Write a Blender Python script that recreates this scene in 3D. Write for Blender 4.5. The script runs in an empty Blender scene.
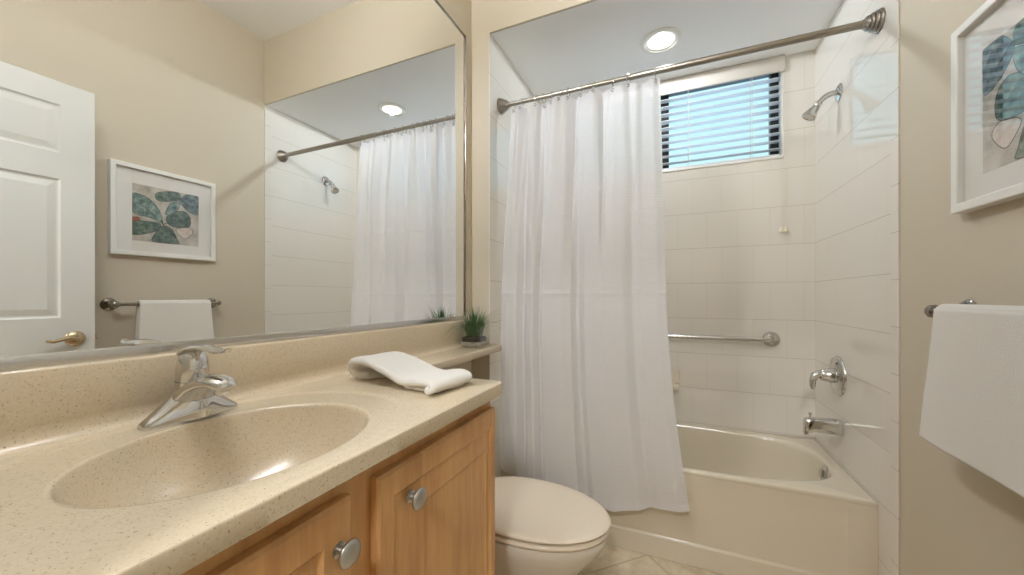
import bpy, bmesh, math, random
from mathutils import Vector, Matrix, noise
random.seed(7)
C = bpy.context.scene.collection
S = bpy.context.scene
PI = math.pi

# ------------------------------------------------------------ camera
cam_d = bpy.data.cameras.new('camera'); cam = bpy.data.objects.new('camera', cam_d); C.objects.link(cam)
cam.location = (0.9272, 0.0, 1.1478)
cam.rotation_euler = (PI/2, 0, 0.4127)
cam_d.sensor_width = 36; cam_d.sensor_fit = 'HORIZONTAL'; cam_d.lens = 36*371.97/1024
cam_d.shift_y = 0.00884; cam_d.clip_start = 0.01; cam_d.clip_end = 100
S.camera = cam
# ------------------------------------------------------------ exposure
S.view_settings.view_transform = 'Standard'; S.view_settings.look = 'None'
S.view_settings.gamma = 1; S.view_settings.use_curve_mapping = False
S.view_settings.exposure = 0.14
S.cycles.max_bounces = 16; S.cycles.diffuse_bounces = 8; S.cycles.glossy_bounces = 8
S.cycles.transparent_max_bounces = 16; S.cycles.transmission_bounces = 8
S.cycles.sample_clamp_indirect = 6; S.cycles.caustics_reflective = False; S.cycles.caustics_refractive = False
S.cycles.use_denoising = True
# ------------------------------------------------------------ sky
w = bpy.data.worlds.new('sky'); S.world = w; w.use_nodes = True
wb = w.node_tree.nodes['Background']
_nt = w.node_tree; _tc = _nt.nodes.new('ShaderNodeTexCoord'); _sp = _nt.nodes.new('ShaderNodeSeparateXYZ'); _rp = _nt.nodes.new('ShaderNodeValToRGB')
_nt.links.new(_tc.outputs['Generated'], _sp.inputs[0]); _mr = _nt.nodes.new('ShaderNodeMapRange'); _mr.inputs['From Min'].default_value = -1; _nt.links.new(_sp.outputs[2], _mr.inputs['Value'])
_nt.links.new(_mr.outputs[0], _rp.inputs['Fac']); _nt.links.new(_rp.outputs['Color'], wb.inputs[0]); wb.inputs[1].default_value = 8.0
_e = _rp.color_ramp.elements     # sunlit pale ground, hazy horizon, cyan blue sky, bright zenith
_e[0].position = 0.0; _e[0].color = (.15, .21, .28, 1); _e[1].position = 1.0; _e[1].color = (.55, .80, 1.0, 1)
for _p, _c in [(.49, (.15, .21, .28, 1)), (.54, (.088, .128, .138, 1)), (.84, (.080, .120, .132, 1)), (.92, (.45, .72, .95, 1))]:
    _x = _e.new(_p); _x.color = _c

def area_light(name, loc, size, power, col, rot=(0, 0, 0), shape='DISK', size_y=None, portal=False, parent=None, spread=PI):
    d = bpy.data.lights.new(name, 'AREA'); d.shape = shape; d.size = size
    if size_y: d.size_y = size_y
    d.energy = power; d.color = col; d.spread = spread
    if portal: d.cycles.is_portal = True
    o = bpy.data.objects.new(name, d); C.objects.link(o)
    o.location = loc; o.rotation_euler = rot
    if parent:
        o.parent = parent; o.location = Vector(loc) - parent.location
    return o

VANITY_GLOW = 215.0       # radiance of each of four frosted globe bulbs
CAN_POWER = 17.0
HALL_FILL_POWER = 38.0
VANITY_COL = (0.93, 0.955, 1.0); CAN_COL = (0.85, 0.93, 1.0); HALL_FILL_COL = (0.96, 0.98, 1.0)

W, A, D, XA = 1.6015, 1.6226, 2.415, 0.0985       # room width, alcove front, back wall, alcove left wall
ZC, ZM, ZT = 2.439, 2.866, 0.9185                 # alcove ceiling, room ceiling, counter top
YF = -0.06                                         # inner face of the door wall
WX0, WX1, WZ0, WZ1 = 0.28, 1.462, 1.892, 2.432    # window opening
area_light('window_portal', ((WX0+WX1)/2, D+0.13, (WZ0+WZ1)/2), WX1-WX0, 1, (1, 1, 1), (-PI/2, 0, 0), 'RECTANGLE', WZ1-WZ0, True)

# ------------------------------------------------------------ materials
def nn(nt, t, **kw):
    n = nt.nodes.new(t)
    for k, v in kw.items(): setattr(n, k, v)
    return n
def mat(name, col=(.8, .8, .8), rough=.5, metal=0.0, **kw):
    m = bpy.data.materials.new(name); m.use_nodes = True
    b = m.node_tree.nodes['Principled BSDF']
    b.inputs['Base Color'].default_value = (*col, 1); b.inputs['Roughness'].default_value = rough
    b.inputs['Metallic'].default_value = metal
    for k, v in kw.items():
        b.inputs[k].default_value = v
    return m
def sr(r, g, b):
    f = lambda c: (c/255/12.92) if c/255 <= .04045 else ((c/255+.055)/1.055)**2.4
    return (f(r), f(g), f(b))
def coords(m, kind='Object', scale=(1, 1, 1), rot=(0, 0, 0), loc=(0, 0, 0)):
    nt = m.node_tree; tc = nn(nt, 'ShaderNodeTexCoord'); mp = nn(nt, 'ShaderNodeMapping')
    mp.inputs['Scale'].default_value = scale; mp.inputs['Rotation'].default_value = rot; mp.inputs['Location'].default_value = loc
    nt.links.new(tc.outputs[kind], mp.inputs['Vector']); return mp.outputs['Vector']
def bump(m, height, strength=.2, dist=.002):
    nt = m.node_tree; b = nn(nt, 'ShaderNodeBump'); b.inputs['Strength'].default_value = strength; b.inputs['Distance'].default_value = dist
    nt.links.new(height, b.inputs['Height']); nt.links.new(b.outputs['Normal'], nt.nodes['Principled BSDF'].inputs['Normal']); return b
def noise_tex(m, vec, scale, detail=3, rough=.5):
    nt = m.node_tree; n = nn(nt, 'ShaderNodeTexNoise'); n.inputs['Scale'].default_value = scale; n.inputs['Detail'].default_value = detail; n.inputs['Roughness'].default_value = rough
    nt.links.new(vec, n.inputs['Vector']); return n.outputs['Fac']
def ramp(m, fac, stops):
    nt = m.node_tree; r = nn(nt, 'ShaderNodeValToRGB')
    e = r.color_ramp.elements
    e[0].position, e[0].color = stops[0][0], (*stops[0][1], 1)
    e[1].position, e[1].color = stops[-1][0], (*stops[-1][1], 1)
    for p, c in stops[1:-1]:
        x = e.new(p); x.color = (*c, 1)
    nt.links.new(fac, r.inputs['Fac']); return r.outputs['Color']
def base(m, sock): m.node_tree.links.new(sock, m.node_tree.nodes['Principled BSDF'].inputs['Base Color'])

def m_paint(name, col, bs=.08, sc=220):
    m = mat(name, col, .6); v = coords(m); bump(m, noise_tex(m, v, sc, 2), bs, .002); return m
TAN = sr(202, 192, 172)
M_tan = m_paint('tan_wall_paint', TAN, .06)
M_ceil = m_paint('white_textured_ceiling', sr(243, 242, 239), .5, 130)
M_ceil_alc = m_paint('white_alcove_ceiling', sr(242, 243, 244), .5, 130)
M_white = mat('white_paint', sr(232, 231, 226), .35)
M_door = mat('white_door_paint', sr(216, 217, 211), .4)

def m_tile(name, axis, bw=.1524, bh=.2032, sx=.0288, sz=.0059, off=.5, vert=.35):
    """cream glazed tile: level grout lines, fainter upright ones"""
    m = mat(name, sr(226, 221, 212), .02, IOR=1.75); nt = m.node_tree
    tc = nn(nt, 'ShaderNodeTexCoord'); sp = nn(nt, 'ShaderNodeSeparateXYZ'); cb = nn(nt, 'ShaderNodeCombineXYZ')
    nt.links.new(tc.outputs['Object'], sp.inputs[0]); nt.links.new(sp.outputs[axis], cb.inputs[0]); nt.links.new(sp.outputs[2], cb.inputs[1])
    def brick(w_, sx_):
        mp = nn(nt, 'ShaderNodeMapping'); mp.inputs['Location'].default_value = (-sx_, -sz, 0); nt.links.new(cb.outputs[0], mp.inputs[0])
        b = nn(nt, 'ShaderNodeTexBrick'); b.offset = off; b.squash = 1; b.inputs['Scale'].default_value = 1
        b.inputs['Mortar Size'].default_value = .0015; b.inputs['Mortar Smooth'].default_value = .3
        b.inputs['Brick Width'].default_value = w_; b.inputs['Row Height'].default_value = bh
        nt.links.new(mp.outputs[0], b.inputs['Vector']); return b.outputs['Fac'], mp.outputs[0]
    fa_, mpo = brick(bw, sx); fb, _ = brick(9.0, -4.0)
    mx = nn(nt, 'ShaderNodeMix', data_type='FLOAT'); mx.inputs['Factor'].default_value = 1-vert
    nt.links.new(fa_, mx.inputs['A']); nt.links.new(fb, mx.inputs['B'])
    cm = nn(nt, 'ShaderNodeMix', data_type='RGBA'); nt.links.new(mx.outputs['Result'], cm.inputs['Factor'])
    cm.inputs['A'].default_value = (*sr(226, 221, 212), 1); cm.inputs['B'].default_value = (*sr(196, 188, 176), 1)
    base(m, cm.outputs['Result'])
    inv = nn(nt, 'ShaderNodeMath', operation='SUBTRACT'); inv.inputs[0].default_value = 1; nt.links.new(mx.outputs['Result'], inv.inputs[1])
    n = noise_tex(m, mpo, 9, 1)
    ad = nn(nt, 'ShaderNodeMath', operation='MULTIPLY_ADD'); nt.links.new(n, ad.inputs[0]); ad.inputs[1].default_value = .22; nt.links.new(inv.outputs[0], ad.inputs[2])
    bump(m, ad.outputs[0], .3, .0015)
    return m
M_tile_back = m_tile('cream_wall_tile_back', 0)
M_tile_side = m_tile('cream_wall_tile_side', 1, sx=.02, vert=.12)
M_tile_trim = m_tile('cream_bullnose_tile', 1, bw=5, bh=.157, sx=-1, sz=.105, off=0)

M_counter = mat('beige_speckled_solid_surface', sr(214, 199, 172), .22)
def speckle(m):
    nt = m.node_tree; v = coords(m, 'Object')
    n1 = noise_tex(m, v, 300, 2, .6); c1 = ramp(m, n1, [(0, sr(140, 118, 92)), (.30, sr(158, 136, 106)), (.36, sr(202, 187, 161)), (.66, sr(206, 191, 165)), (.74, sr(214, 202, 180))])
    n2 = noise_tex(m, v, 110, 3, .6); c2 = ramp(m, n2, [(0, (.82, .8, .76)), (.5, (1, 1, 1)), (.64, (1, 1, 1)), (.70, (1.0, 1.0, 1.0))])
    mx = nn(nt, 'ShaderNodeMix', data_type='RGBA', blend_type='MULTIPLY'); mx.inputs['Factor'].default_value = 1
    nt.links.new(c1, mx.inputs['A']); nt.links.new(c2, mx.inputs['B']); base(m, mx.outputs['Result'])
speckle(M_counter)

def m_wood(name, vertical=True):
    m = mat(name, sr(190, 138, 86), .38); sc = (14, 14, 1.6) if vertical else (14, 1.6, 14)
    v = coords(m, 'Object', sc); n = noise_tex(m, v, 4, 5, .6)
    v2 = coords(m, 'Object', (3, 3, .8) if vertical else (3, .8, 3)); n2 = noise_tex(m, v2, 3, 3, .5)
    nt = m.node_tree; ad = nn(nt, 'ShaderNodeMath', operation='ADD'); nt.links.new(n, ad.inputs[0]); nt.links.new(n2, ad.inputs[1])
    hf = nn(nt, 'ShaderNodeMath', operation='MULTIPLY'); nt.links.new(ad.outputs[0], hf.inputs[0]); hf.inputs[1].default_value = .5
    base(m, ramp(m, hf.outputs[0], [(.25, sr(164, 116, 68)), (.5, sr(198, 151, 98)), (.75, sr(214, 171, 117))]))
    bump(m, n, .05, .001); return m
M_wood = m_wood('honey_maple_wood'); M_wood_h = m_wood('honey_maple_wood_rail', False)
M_mirror = mat('mirror_silver', (.93, .94, .93), .0, 1.0)
M_chrome = mat('polished_chrome', (.66, .655, .645), .07, 1.0)
M_steel = mat('brushed_steel', (.62, .60, .57), .25, 1.0)
M_rod = mat('aged_steel_rod', (.36, .335, .30), .34, 1.0)
M_nickel = mat('satin_nickel', (.50, .49, .46), .32, 1.0)
M_dark = mat('dark_bronze_chrome', (.30, .27, .24), .15, 1.0)
M_brass = mat('antique_brass', (.50, .40, .26), .22, 1.0)
M_biscuit = mat('biscuit_porcelain', sr(220, 209, 190), .12)
M_bowl = mat('pale_biscuit_porcelain', sr(216, 209, 197), .12)
M_lid = mat('biscuit_plastic', sr(222, 210, 191), .25)
M_tub = mat('bone_enamel', sr(209, 199, 179), .14)
M_dish = mat('bone_ceramic', sr(222, 213, 196), .12)
M_dark_gap = mat('gap_shade_and_seam', (.03, .03, .03), .6)  # near black: painted shade in the seat gap, seam at the faucet collar
def m_terry(name, col):
    m = mat(name, col, .95); v = coords(m); n = noise_tex(m, v, 420, 3, .7); bump(m, n, .9, .004)
    m.node_tree.nodes['Principled BSDF'].inputs['Sheen Weight'].default_value = .25; return m
M_towel = m_terry('white_terry_cloth', sr(240, 236, 228))
M_grass = mat('green_grass_leaf', (.035, .11, .03), .45)
M_grass2 = mat('pale_green_grass_leaf', (.10, .17, .06), .45)
M_soil = mat('dark_potting_soil', (.022, .014, .010), .9)
M_pebble = mat('white_pebbles', sr(200, 192, 180), .6)
M_slat = mat('white_blind_slat', sr(214, 216, 218), .45)
M_valance = mat('grey_white_valance', sr(205, 198, 188), .5)
M_frame_dk = mat('dark_bronze_window_frame', (.018, .02, .022), .4)
M_cord = mat('ivory_cord', sr(222, 212, 192), .7)
M_floor_hall = mat('hall_carpet', sr(170, 155, 135), .9)

def m_glass(name, tint=(1, 1, 1), ior=1.5, rough=0.0):
    m = bpy.data.materials.new(name); m.use_nodes = True; nt = m.node_tree; nt.nodes.clear()
    o = nn(nt, 'ShaderNodeOutputMaterial'); mx = nn(nt, 'ShaderNodeMixShader'); fr = nn(nt, 'ShaderNodeFresnel'); fr.inputs['IOR'].default_value = ior
    geo = nn(nt, 'ShaderNodeNewGeometry'); ma = nn(nt, 'ShaderNodeMath', operation='MULTIPLY_ADD'); nt.links.new(geo.outputs['Backfacing'], ma.inputs[0]); ma.inputs[1].default_value = 1/ior-ior; ma.inputs[2].default_value = ior; nt.links.new(ma.outputs[0], fr.inputs['IOR'])
    t = nn(nt, 'ShaderNodeBsdfTransparent'); t.inputs[0].default_value = (*tint, 1); g = nn(nt, 'ShaderNodeBsdfGlossy'); g.inputs['Roughness'].default_value = rough
    nt.links.new(fr.outputs[0], mx.inputs[0]); nt.links.new(t.outputs[0], mx.inputs[1]); nt.links.new(g.outputs[0], mx.inputs[2]); nt.links.new(mx.outputs[0], o.inputs[0])
    return m
M_glass = m_glass('clear_window_glass', (.93, .97, .97))
M_pic_glass = m_glass('picture_glass', (1, 1, 1), 1.55)
M_pot_glass = m_glass('clear_pot_glass', (.975, .985, .975))

def m_emit(name, col, s):
    m = bpy.data.materials.new(name); m.use_nodes = True; b = m.node_tree.nodes['Principled BSDF']
    b.inputs['Base Color'].default_value = (.8, .8, .8, 1); b.inputs['Emission Color'].default_value = (*col, 1); b.inputs['Emission Strength'].default_value = s; return m
M_lens = m_emit('frosted_lamp_lens', (1.0, .93, .74), 1.25)
M_bulb = m_emit('frosted_bulb', VANITY_COL, VANITY_GLOW); M_fill_shade = m_emit('fill_light_glow', VANITY_COL, 2.0)

def m_curtain():
    m = bpy.data.materials.new('white_woven_curtain_fabric'); m.use_nodes = True; nt = m.node_tree
    b = nt.nodes['Principled BSDF']; o = nt.nodes['Material Output']
    b.inputs['Base Color'].default_value = (.84, .83, .84, 1); b.inputs['Roughness'].default_value = .75
    tc = nn(nt, 'ShaderNodeTexCoord')
    w1 = nn(nt, 'ShaderNodeTexWave'); w1.bands_direction = 'Z'; w1.inputs['Scale'].default_value = 26; w1.inputs['Distortion'].default_value = .4
    nt.links.new(tc.outputs['Object'], w1.inputs['Vector'])
    n = nn(nt, 'ShaderNodeTexNoise'); n.inputs['Scale'].default_value = 14; n.inputs['Detail'].default_value = 4
    nt.links.new(tc.outputs['Object'], n.inputs['Vector'])
    ad = nn(nt, 'ShaderNodeMath', operation='MULTIPLY_ADD'); nt.links.new(n.outputs['Fac'], ad.inputs[0]); ad.inputs[1].default_value = 4.0; nt.links.new(w1.outputs['Fac'], ad.inputs[2])
    bp = nn(nt, 'ShaderNodeBump'); bp.inputs['Strength'].default_value = .20; bp.inputs['Distance'].default_value = .003
    nt.links.new(ad.outputs[0], bp.inputs['Height']); nt.links.new(bp.outputs[0], b.inputs['Normal'])
    t = nn(nt, 'ShaderNodeBsdfTranslucent'); t.inputs[0].default_value = (.86, .86, .88, 1); nt.links.new(bp.outputs[0], t.inputs['Normal'])
    tr = nn(nt, 'ShaderNodeBsdfTransparent'); tr.inputs[0].default_value = (1, 1, 1, 1)
    mx = nn(nt, 'ShaderNodeMixShader'); mx.inputs[0].default_value = .42
    mx2 = nn(nt, 'ShaderNodeMixShader'); mx2.inputs[0].default_value = .10
    nt.links.new(b.outputs[0], mx.inputs[1]); nt.links.new(t.outputs[0], mx.inputs[2])
    nt.links.new(mx.outputs[0], mx2.inputs[1]); nt.links.new(tr.outputs[0], mx2.inputs[2]); nt.links.new(mx2.outputs[0], o.inputs[0])
    return m
M_curtain = m_curtain()

def m_floor():
    m = mat('beige_diagonal_floor_tile', sr(198, 186, 160), .3); nt = m.node_tree
    v = coords(m, 'Object', (1, 1, 1), (0, 0, PI/4), (.005, .16, 0))
    b = nn(nt, 'ShaderNodeTexBrick'); b.offset = 0; b.inputs['Scale'].default_value = 1; b.inputs['Brick Width'].default_value = .33; b.inputs['Row Height'].default_value = .33
    b.inputs['Mortar Size'].default_value = .004; b.inputs['Mortar'].default_value = (*sr(176, 162, 136), 1)
    nt.links.new(v, b.inputs['Vector'])
    c = ramp(m, noise_tex(m, coords(m), 16, 6, .7), [(.3, sr(178, 162, 134)), (.5, sr(204, 190, 164)), (.7, sr(216, 204, 182))])
    nt.links.new(c, b.inputs['Color1']); nt.links.new(c, b.inputs['Color2']); base(m, b.outputs['Color'])
    return m
M_floor = m_floor()

# ------------------------------------------------------------ mesh helpers
class MB:
    def __init__(s): s.v = []; s.f = []; s.mi = []; s.m = 0
    def add(s, vs, fs):
        o = len(s.v); s.v += [Vector(p) for p in vs]
        for f in fs: s.f.append([o+i for i in f]); s.mi.append(s.m)
        return s
    def box(s, x0, x1, y0, y1, z0, z1, bev=0, seg=2):
        bm = bmesh.new(); bmesh.ops.create_cube(bm, size=1)
        for v in bm.verts: v.co = Vector(((x0+x1)/2+v.co.x*(x1-x0), (y0+y1)/2+v.co.y*(y1-y0), (z0+z1)/2+v.co.z*(z1-z0)))
        if bev: bmesh.ops.bevel(bm, geom=bm.edges[:], offset=bev, segments=seg, affect='EDGES', profile=.5)
        return s.frombm(bm)
    def frombm(s, bm, mtx=None):
        bm.verts.ensure_lookup_table(); bm.verts.index_update()
        s.add([(mtx @ v.co) if mtx else v.co.copy() for v in bm.verts], [[v.index for v in f.verts] for f in bm.faces]); bm.free(); return s
    def loft(s, rings, cap0=True, cap1=True, closed=True):
        n = len(rings[0]); vs = [p for r in rings for p in r]; fs = []
        for i in range(len(rings)-1):
            for j in range(n if closed else n-1):
                k = (j+1) % n; fs.append([i*n+j, i*n+k, (i+1)*n+k, (i+1)*n+j])
        if cap0: fs.append(list(range(n))[::-1])
        if cap1: fs.append([(len(rings)-1)*n+j for j in range(n)])
        return s.add(vs, fs)
    def lathe(s, prof, mtx=Matrix(), n=32, cap0=True, cap1=True):   # prof: (r, z) about local z
        return s.loft([[mtx @ Vector((r*math.cos(2*PI*j/n), r*math.sin(2*PI*j/n), z)) for j in range(n)] for r, z in prof], cap0, cap1)
    def tube(s, path, rad, n=14, closed=False, cap=True, flat=1.0, up=None):
        path = [Vector(p) for p in path]; N = len(path); rings = []
        rads = rad if isinstance(rad, (list, tuple)) else [rad]*N
        nrm = None
        for i, p in enumerate(path):
            a = path[(i-1) % N] if (closed or i > 0) else path[i]; b = path[(i+1) % N] if (closed or i < N-1) else path[i]
            t = (b-a).normalized()
            if up is not None: nrm = Vector(up)
            elif nrm is None: nrm = Vector((0, 0, 1)) if abs(t.z) < .9 else Vector((1, 0, 0))
            nrm = (nrm - t*nrm.dot(t)).normalized(); bn = t.cross(nrm)
            rings.append([p + rads[i]*(math.cos(2*PI*j/n)*bn + flat*math.sin(2*PI*j/n)*nrm) for j in range(n)])
        if closed: rings.append(rings[0])
        return s.loft(rings, cap and not closed, cap and not closed)
    def grid(s, P, closed_u=False):
        nu, nv = len(P), len(P[0]); fs = []
        for i in range(nu-1):
            for j in range(nv-1): fs.append([i*nv+j, (i+1)*nv+j, (i+1)*nv+j+1, i*nv+j+1])
        return s.add([p for r in P for p in r], fs)
    def prism(s, pts, axis, a, b):   # pts 2D extruded along axis
        def pt(p, h):
            return {'x': (h, p[0], p[1]), 'y': (p[0], h, p[1]), 'z': (p[0], p[1], h)}[axis]
        return s.loft([[pt(p, a) for p in pts], [pt(p, b) for p in pts]])
def align(loc, d):   # matrix taking local z to direction d at loc
    return Matrix.Translation(loc) @ Vector(d).to_track_quat('Z', 'Y').to_matrix().to_4x4()
def build(name, mb, m, parent=None, loc=None, smooth=True, sharp=40, mats=None):
    me = bpy.data.meshes.new(name)
    off = parent.matrix_world.translation if parent else Vector(loc or (0, 0, 0))
    if parent:
        off = Vector((0, 0, 0)); q = parent
        while q: off = off + q.location; q = q.parent
    me.from_pydata([tuple(v-off) for v in mb.v], [], mb.f)
    for x in (mats or [m]): me.materials.append(x)
    if mats:
        for p, i in zip(me.polygons, mb.mi): p.material_index = i
    bm = bmesh.new(); bm.from_mesh(me); bmesh.ops.remove_doubles(bm, verts=bm.verts, dist=1e-6); bmesh.ops.recalc_face_normals(bm, faces=bm.faces); bm.to_mesh(me); bm.free()
    if smooth:
        for p in me.polygons: p.use_smooth = True
        me.set_sharp_from_angle(angle=math.radians(sharp))
    o = bpy.data.objects.new(name, me); C.objects.link(o)
    if parent: o.parent = parent
    else: o.location = off
    return o
def tag(o, label, cat, group=None):
    o['label'] = label; o['category'] = cat
    if group: o['group'] = group
    return o
def thing(name, label, cat, loc, group=None):
    o = bpy.data.objects.new(name, None); C.objects.link(o); o.location = loc; o.empty_display_size = .05
    return tag(o, label, cat, group)
def struct(name, mb, m, parent=None, smooth=False, mats=None, loc=None):
    o = build(name, mb, m, parent, loc=loc, smooth=smooth, mats=mats)
    if not parent: o['kind'] = 'structure'
    return o
def bx(*a, **k): return MB().box(*a, **k)
def superell(cx, cy, a, b, n, t):
    c, s = math.cos(t), math.sin(t)
    return (cx+a*math.copysign(abs(c)**(2/n), c), cy+b*math.copysign(abs(s)**(2/n), s))

# ------------------------------------------------------------ room shell
struct('floor', bx(-.1, W+.1, YF-.12, D+.14, -.1, 0), M_floor)
struct('wall_left', bx(-.1, -.004, YF-.12, A, 0, ZM), M_tan)
struct('wall_right', MB().box(W, W+.1, YF-.12, D+.14, 0, ZM), M_tan)
struct('ceiling', bx(-.1, W+.1, YF-.12, A+.01, ZM, ZM+.1), M_ceil)
struct('wall_return', bx(-.1, XA-.004, A, D+.14, 0, ZM), M_tan)
struct('wall_header', bx(XA-.004, W, A, A+.012, ZC, ZM), M_tan)
struct('ceiling_alcove', bx(XA-.004, W, A+.012, D+.14, ZC, ZM), M_ceil_alc)
bk = MB(); bk.box(XA-.004, WX0, D, D+.14, 0, ZC); bk.box(WX1, W, D, D+.14, 0, ZC); bk.box(WX0, WX1, D, D+.14, 0, WZ0); bk.box(WX0, WX1, D, D+.14, WZ1, ZC)
struct('wall_back', bk, M_tile_back)
struct('wall_alcove_left', bx(XA-.004, XA, A-.0005, D, 0, ZC), M_tile_side)
struct('wall_alcove_right', bx(W-.004, W, A+.045, D, 0, ZC), M_tile_side)
struct('trim_1', bx(W-.0055, W, A, A+.045, 0, ZC, bev=.002), M_tile_trim)
f = MB(); f.box(-.1, .56, YF-.12, YF, 0, ZM); f.box(1.40, W+.1, YF-.12, YF, 0, ZM); f.box(.56, 1.40, YF-.12, YF, 2.05, ZM)
struct('wall_front', f, M_tan)
f = MB(); f.box(.50, .56, YF, YF+.012, 0, 2.11, bev=.003); f.box(1.40, 1.46, YF, YF+.012, 0, 2.11, bev=.003); f.box(.56, 1.40, YF, YF+.012, 2.05, 2.11, bev=.003)
struct('trim_2', f, M_white)
struct('baseboard_right', bx(W-.012, W, YF, A-.002, 0, .09, bev=.003), M_white)
# hall behind the doorway, closed
HY0, HY1 = -2.2, YF-.12
struct('floor_hall', bx(-.6, 2.3, HY0, HY1, -.1, 0), M_floor_hall)
struct('ceiling_hall', bx(-.6, 2.3, HY0, HY1, 2.6, 2.7), M_ceil)
h_ = MB(); h_.box(-.7, -.6, HY0, HY1, 0, 2.6); struct('wall_hall_left', h_, M_tan)
h_ = MB(); h_.box(2.3, 2.4, HY0, HY1, 0, 2.6); struct('wall_hall_right', h_, M_tan)
h_ = MB(); h_.box(-.7, 2.4, HY0-.1, HY0, 0, 2.7); struct('wall_hall_back', h_, M_tan)
h_ = MB(); h_.box(-.7, -.1, HY1-.0, HY1+.1, 0, 2.7); h_.box(W+.1, 2.4, HY1, HY1+.1, 0, 2.7); struct('wall_hall_front', h_, M_tan)
hl = thing('hall_fill_light', 'added round fill light on the hall ceiling behind the doorway', 'ceiling light', (.95, -1.2, 2.6))  # unseen lamp added behind the camera to fill the room with light
build('fill_light_base', MB().lathe([(.17, 2.6), (.17, 2.575), (.16, 2.57)], Matrix.Translation((.95, -1.2, 0))), M_white, hl)
build('fill_light_shade', MB().lathe([(.15, 2.57), (.14, 2.53), (.09, 2.505), (.01, 2.50)], Matrix.Translation((.95, -1.2, 0))), M_fill_shade, hl)
area_light('hall_fill_lamp', (.95, -1.2, 2.49), .28, HALL_FILL_POWER, HALL_FILL_COL, parent=hl)

# ------------------------------------------------------------ window
win = build('window_1', MB(), M_frame_dk); win['kind'] = 'structure'
fr = MB(); y0, y1 = D+.075, D+.115
fr.box(WX0, WX0+.045, y0, y1, WZ0, WZ1); fr.box(WX1-.045, WX1, y0, y1, WZ0, WZ1)
fr.box(WX0+.045, WX1-.045, y0, y1, WZ0, WZ0+.035); fr.box(WX0+.045, WX1-.045, y0, y1, WZ1-.035, WZ1)
fr.box(.847, .893, y0-.006, y1, WZ0+.035, WZ1-.035)
build('window_frame', fr, M_frame_dk, win, smooth=False)
build('window_pane', MB().box(WX0+.045, .847, D+.094, D+.098, WZ0+.035, WZ1-.035).box(.893, WX1-.045, D+.094, D+.098, WZ0+.035, WZ1-.035), M_glass, win, smooth=False)
build('window_sill', bx(WX0+.001, WX1-.001, D-.006, D+.075, WZ0-.0, WZ0+.014, bev=.003), M_white, win)
build('window_jamb', MB().box(WX1-.006, WX1, D-.002, D+.075, WZ0+.014, WZ1).box(WX0, WX0+.006, D-.002, D+.075, WZ0+.014, WZ1), M_white, win)

# ------------------------------------------------------------ mirror
mr = thing('wall_mirror', 'large frameless wall mirror with slim metal channel above the backsplash', 'mirror', (0, .75, 1.036))
MY0, MY1, MZ0, MZ1 = YF+.01, 1.548, 1.036, 2.399
build('mirror_glass', bx(-.0038, 0.0, MY0, MY1, MZ0, MZ1), M_mirror, mr, smooth=False)
mr_frame = MB(); mr_frame.box(-.004, .007, MY0, MY1+.006, MZ0, MZ0+.020, bev=.0015); build('mirror_channel', mr_frame, M_steel, mr)
build('mirror_side_edge', bx(-.004, .006, MY1, MY1+.006, MZ0+.020, MZ1+.006, bev=.0012), M_dark, mr)
build('mirror_top_edge', bx(-.004, .005, MY0, MY1, MZ1, MZ1+.006, bev=.0012), M_dark, mr)

# ------------------------------------------------------------ vanity cabinet
CF = .5047; VY1 = .905; FX = .466
van = thing('vanity_cabinet', 'honey maple bathroom vanity cabinet under the beige sink counter', 'cabinet', (.24, .43, 0))
b = MB(); b.box(.004, FX-.02, YF+.004, VY1, .10, .70); b.box(.004, .022, YF+.004, VY1, .70, .8885); b.box(.022, FX-.02, VY1-.018, VY1, .70, .8885)
build('body', b, M_wood, van, smooth=False)
b = MB()                                                   # face frame
b.box(FX-.02, FX, .0, .395, .80, .8885); b.box(FX-.02, FX, .485, VY1-.03, .80, .8885); b.box(FX-.02, FX, YF+.004, VY1, .10, .14, bev=.001)
b.box(FX-.02, FX, .395, .485, .14, .8885); b.box(FX-.02, FX, VY1-.03, VY1, .14, .8885); b.box(FX-.02, FX, YF+.004, .0, .14, .8885)
build('face_frame', b, M_wood, van)
build('toe_kick', bx(.01, FX-.075, YF+.004, VY1-.002, 0, .10), M_wood_h, van, smooth=False)

def panel_slab(x0, x1, y0, y1, z0, z1, panels, edge=.004, both=False):
    """door leaf: front face at x1 (facing +x). panels: (ya,yb,za,zb, [(inset, depth), ...]) sunk nested rings"""
    mb = MB(); ys = sorted({y0, y1, *[p for q in panels for p in q[:2]]}); zs = sorted({z0, z1, *[p for q in panels for p in q[2:4]]})
    e = edge
    def clampy(y): return y0+e if y == y0 else y1-e if y == y1 else y
    def clampz(z): return z0+e if z == z0 else z1-e if z == z1 else z
    for i in range(len(ys)-1):
        for j in range(len(zs)-1):
            ya, yb, za, zb = ys[i], ys[i+1], zs[j], zs[j+1]
            q = [p for p in panels if p[0] <= ya+1e-6 and p[1] >= yb-1e-6 and p[2] <= za+1e-6 and p[3] >= zb-1e-6]
            if q: continue
            mb.add([(x1, clampy(ya), clampz(za)), (x1, clampy(yb), clampz(za)), (x1, clampy(yb), clampz(zb)), (x1, clampy(ya), clampz(zb))], [[0, 1, 2, 3]])
    for p in panels:
        ya, yb, za, zb, steps = p; rings = []
        for ins, dep in [(0, 0)]+steps:
            if isinstance(ins, (int, float)): ins = (ins, ins, ins, ins)
            rings.append([(x1-dep, ya+ins[0], za+ins[2]), (x1-dep, yb-ins[1], za+ins[2]), (x1-dep, yb-ins[1], zb-ins[3]), (x1-dep, ya+ins[0], zb-ins[3])])
        mb.loft(rings, False, True)
    r = lambda x, i: [(x, y0+i, z0+i), (x, y1-i, z0+i), (x, y1-i, z1-i), (x, y0+i, z1-i)]
    mb.loft([r(x1, e), r(x1-e, 0), r(x0, 0)], False, True)
    return mb
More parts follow.
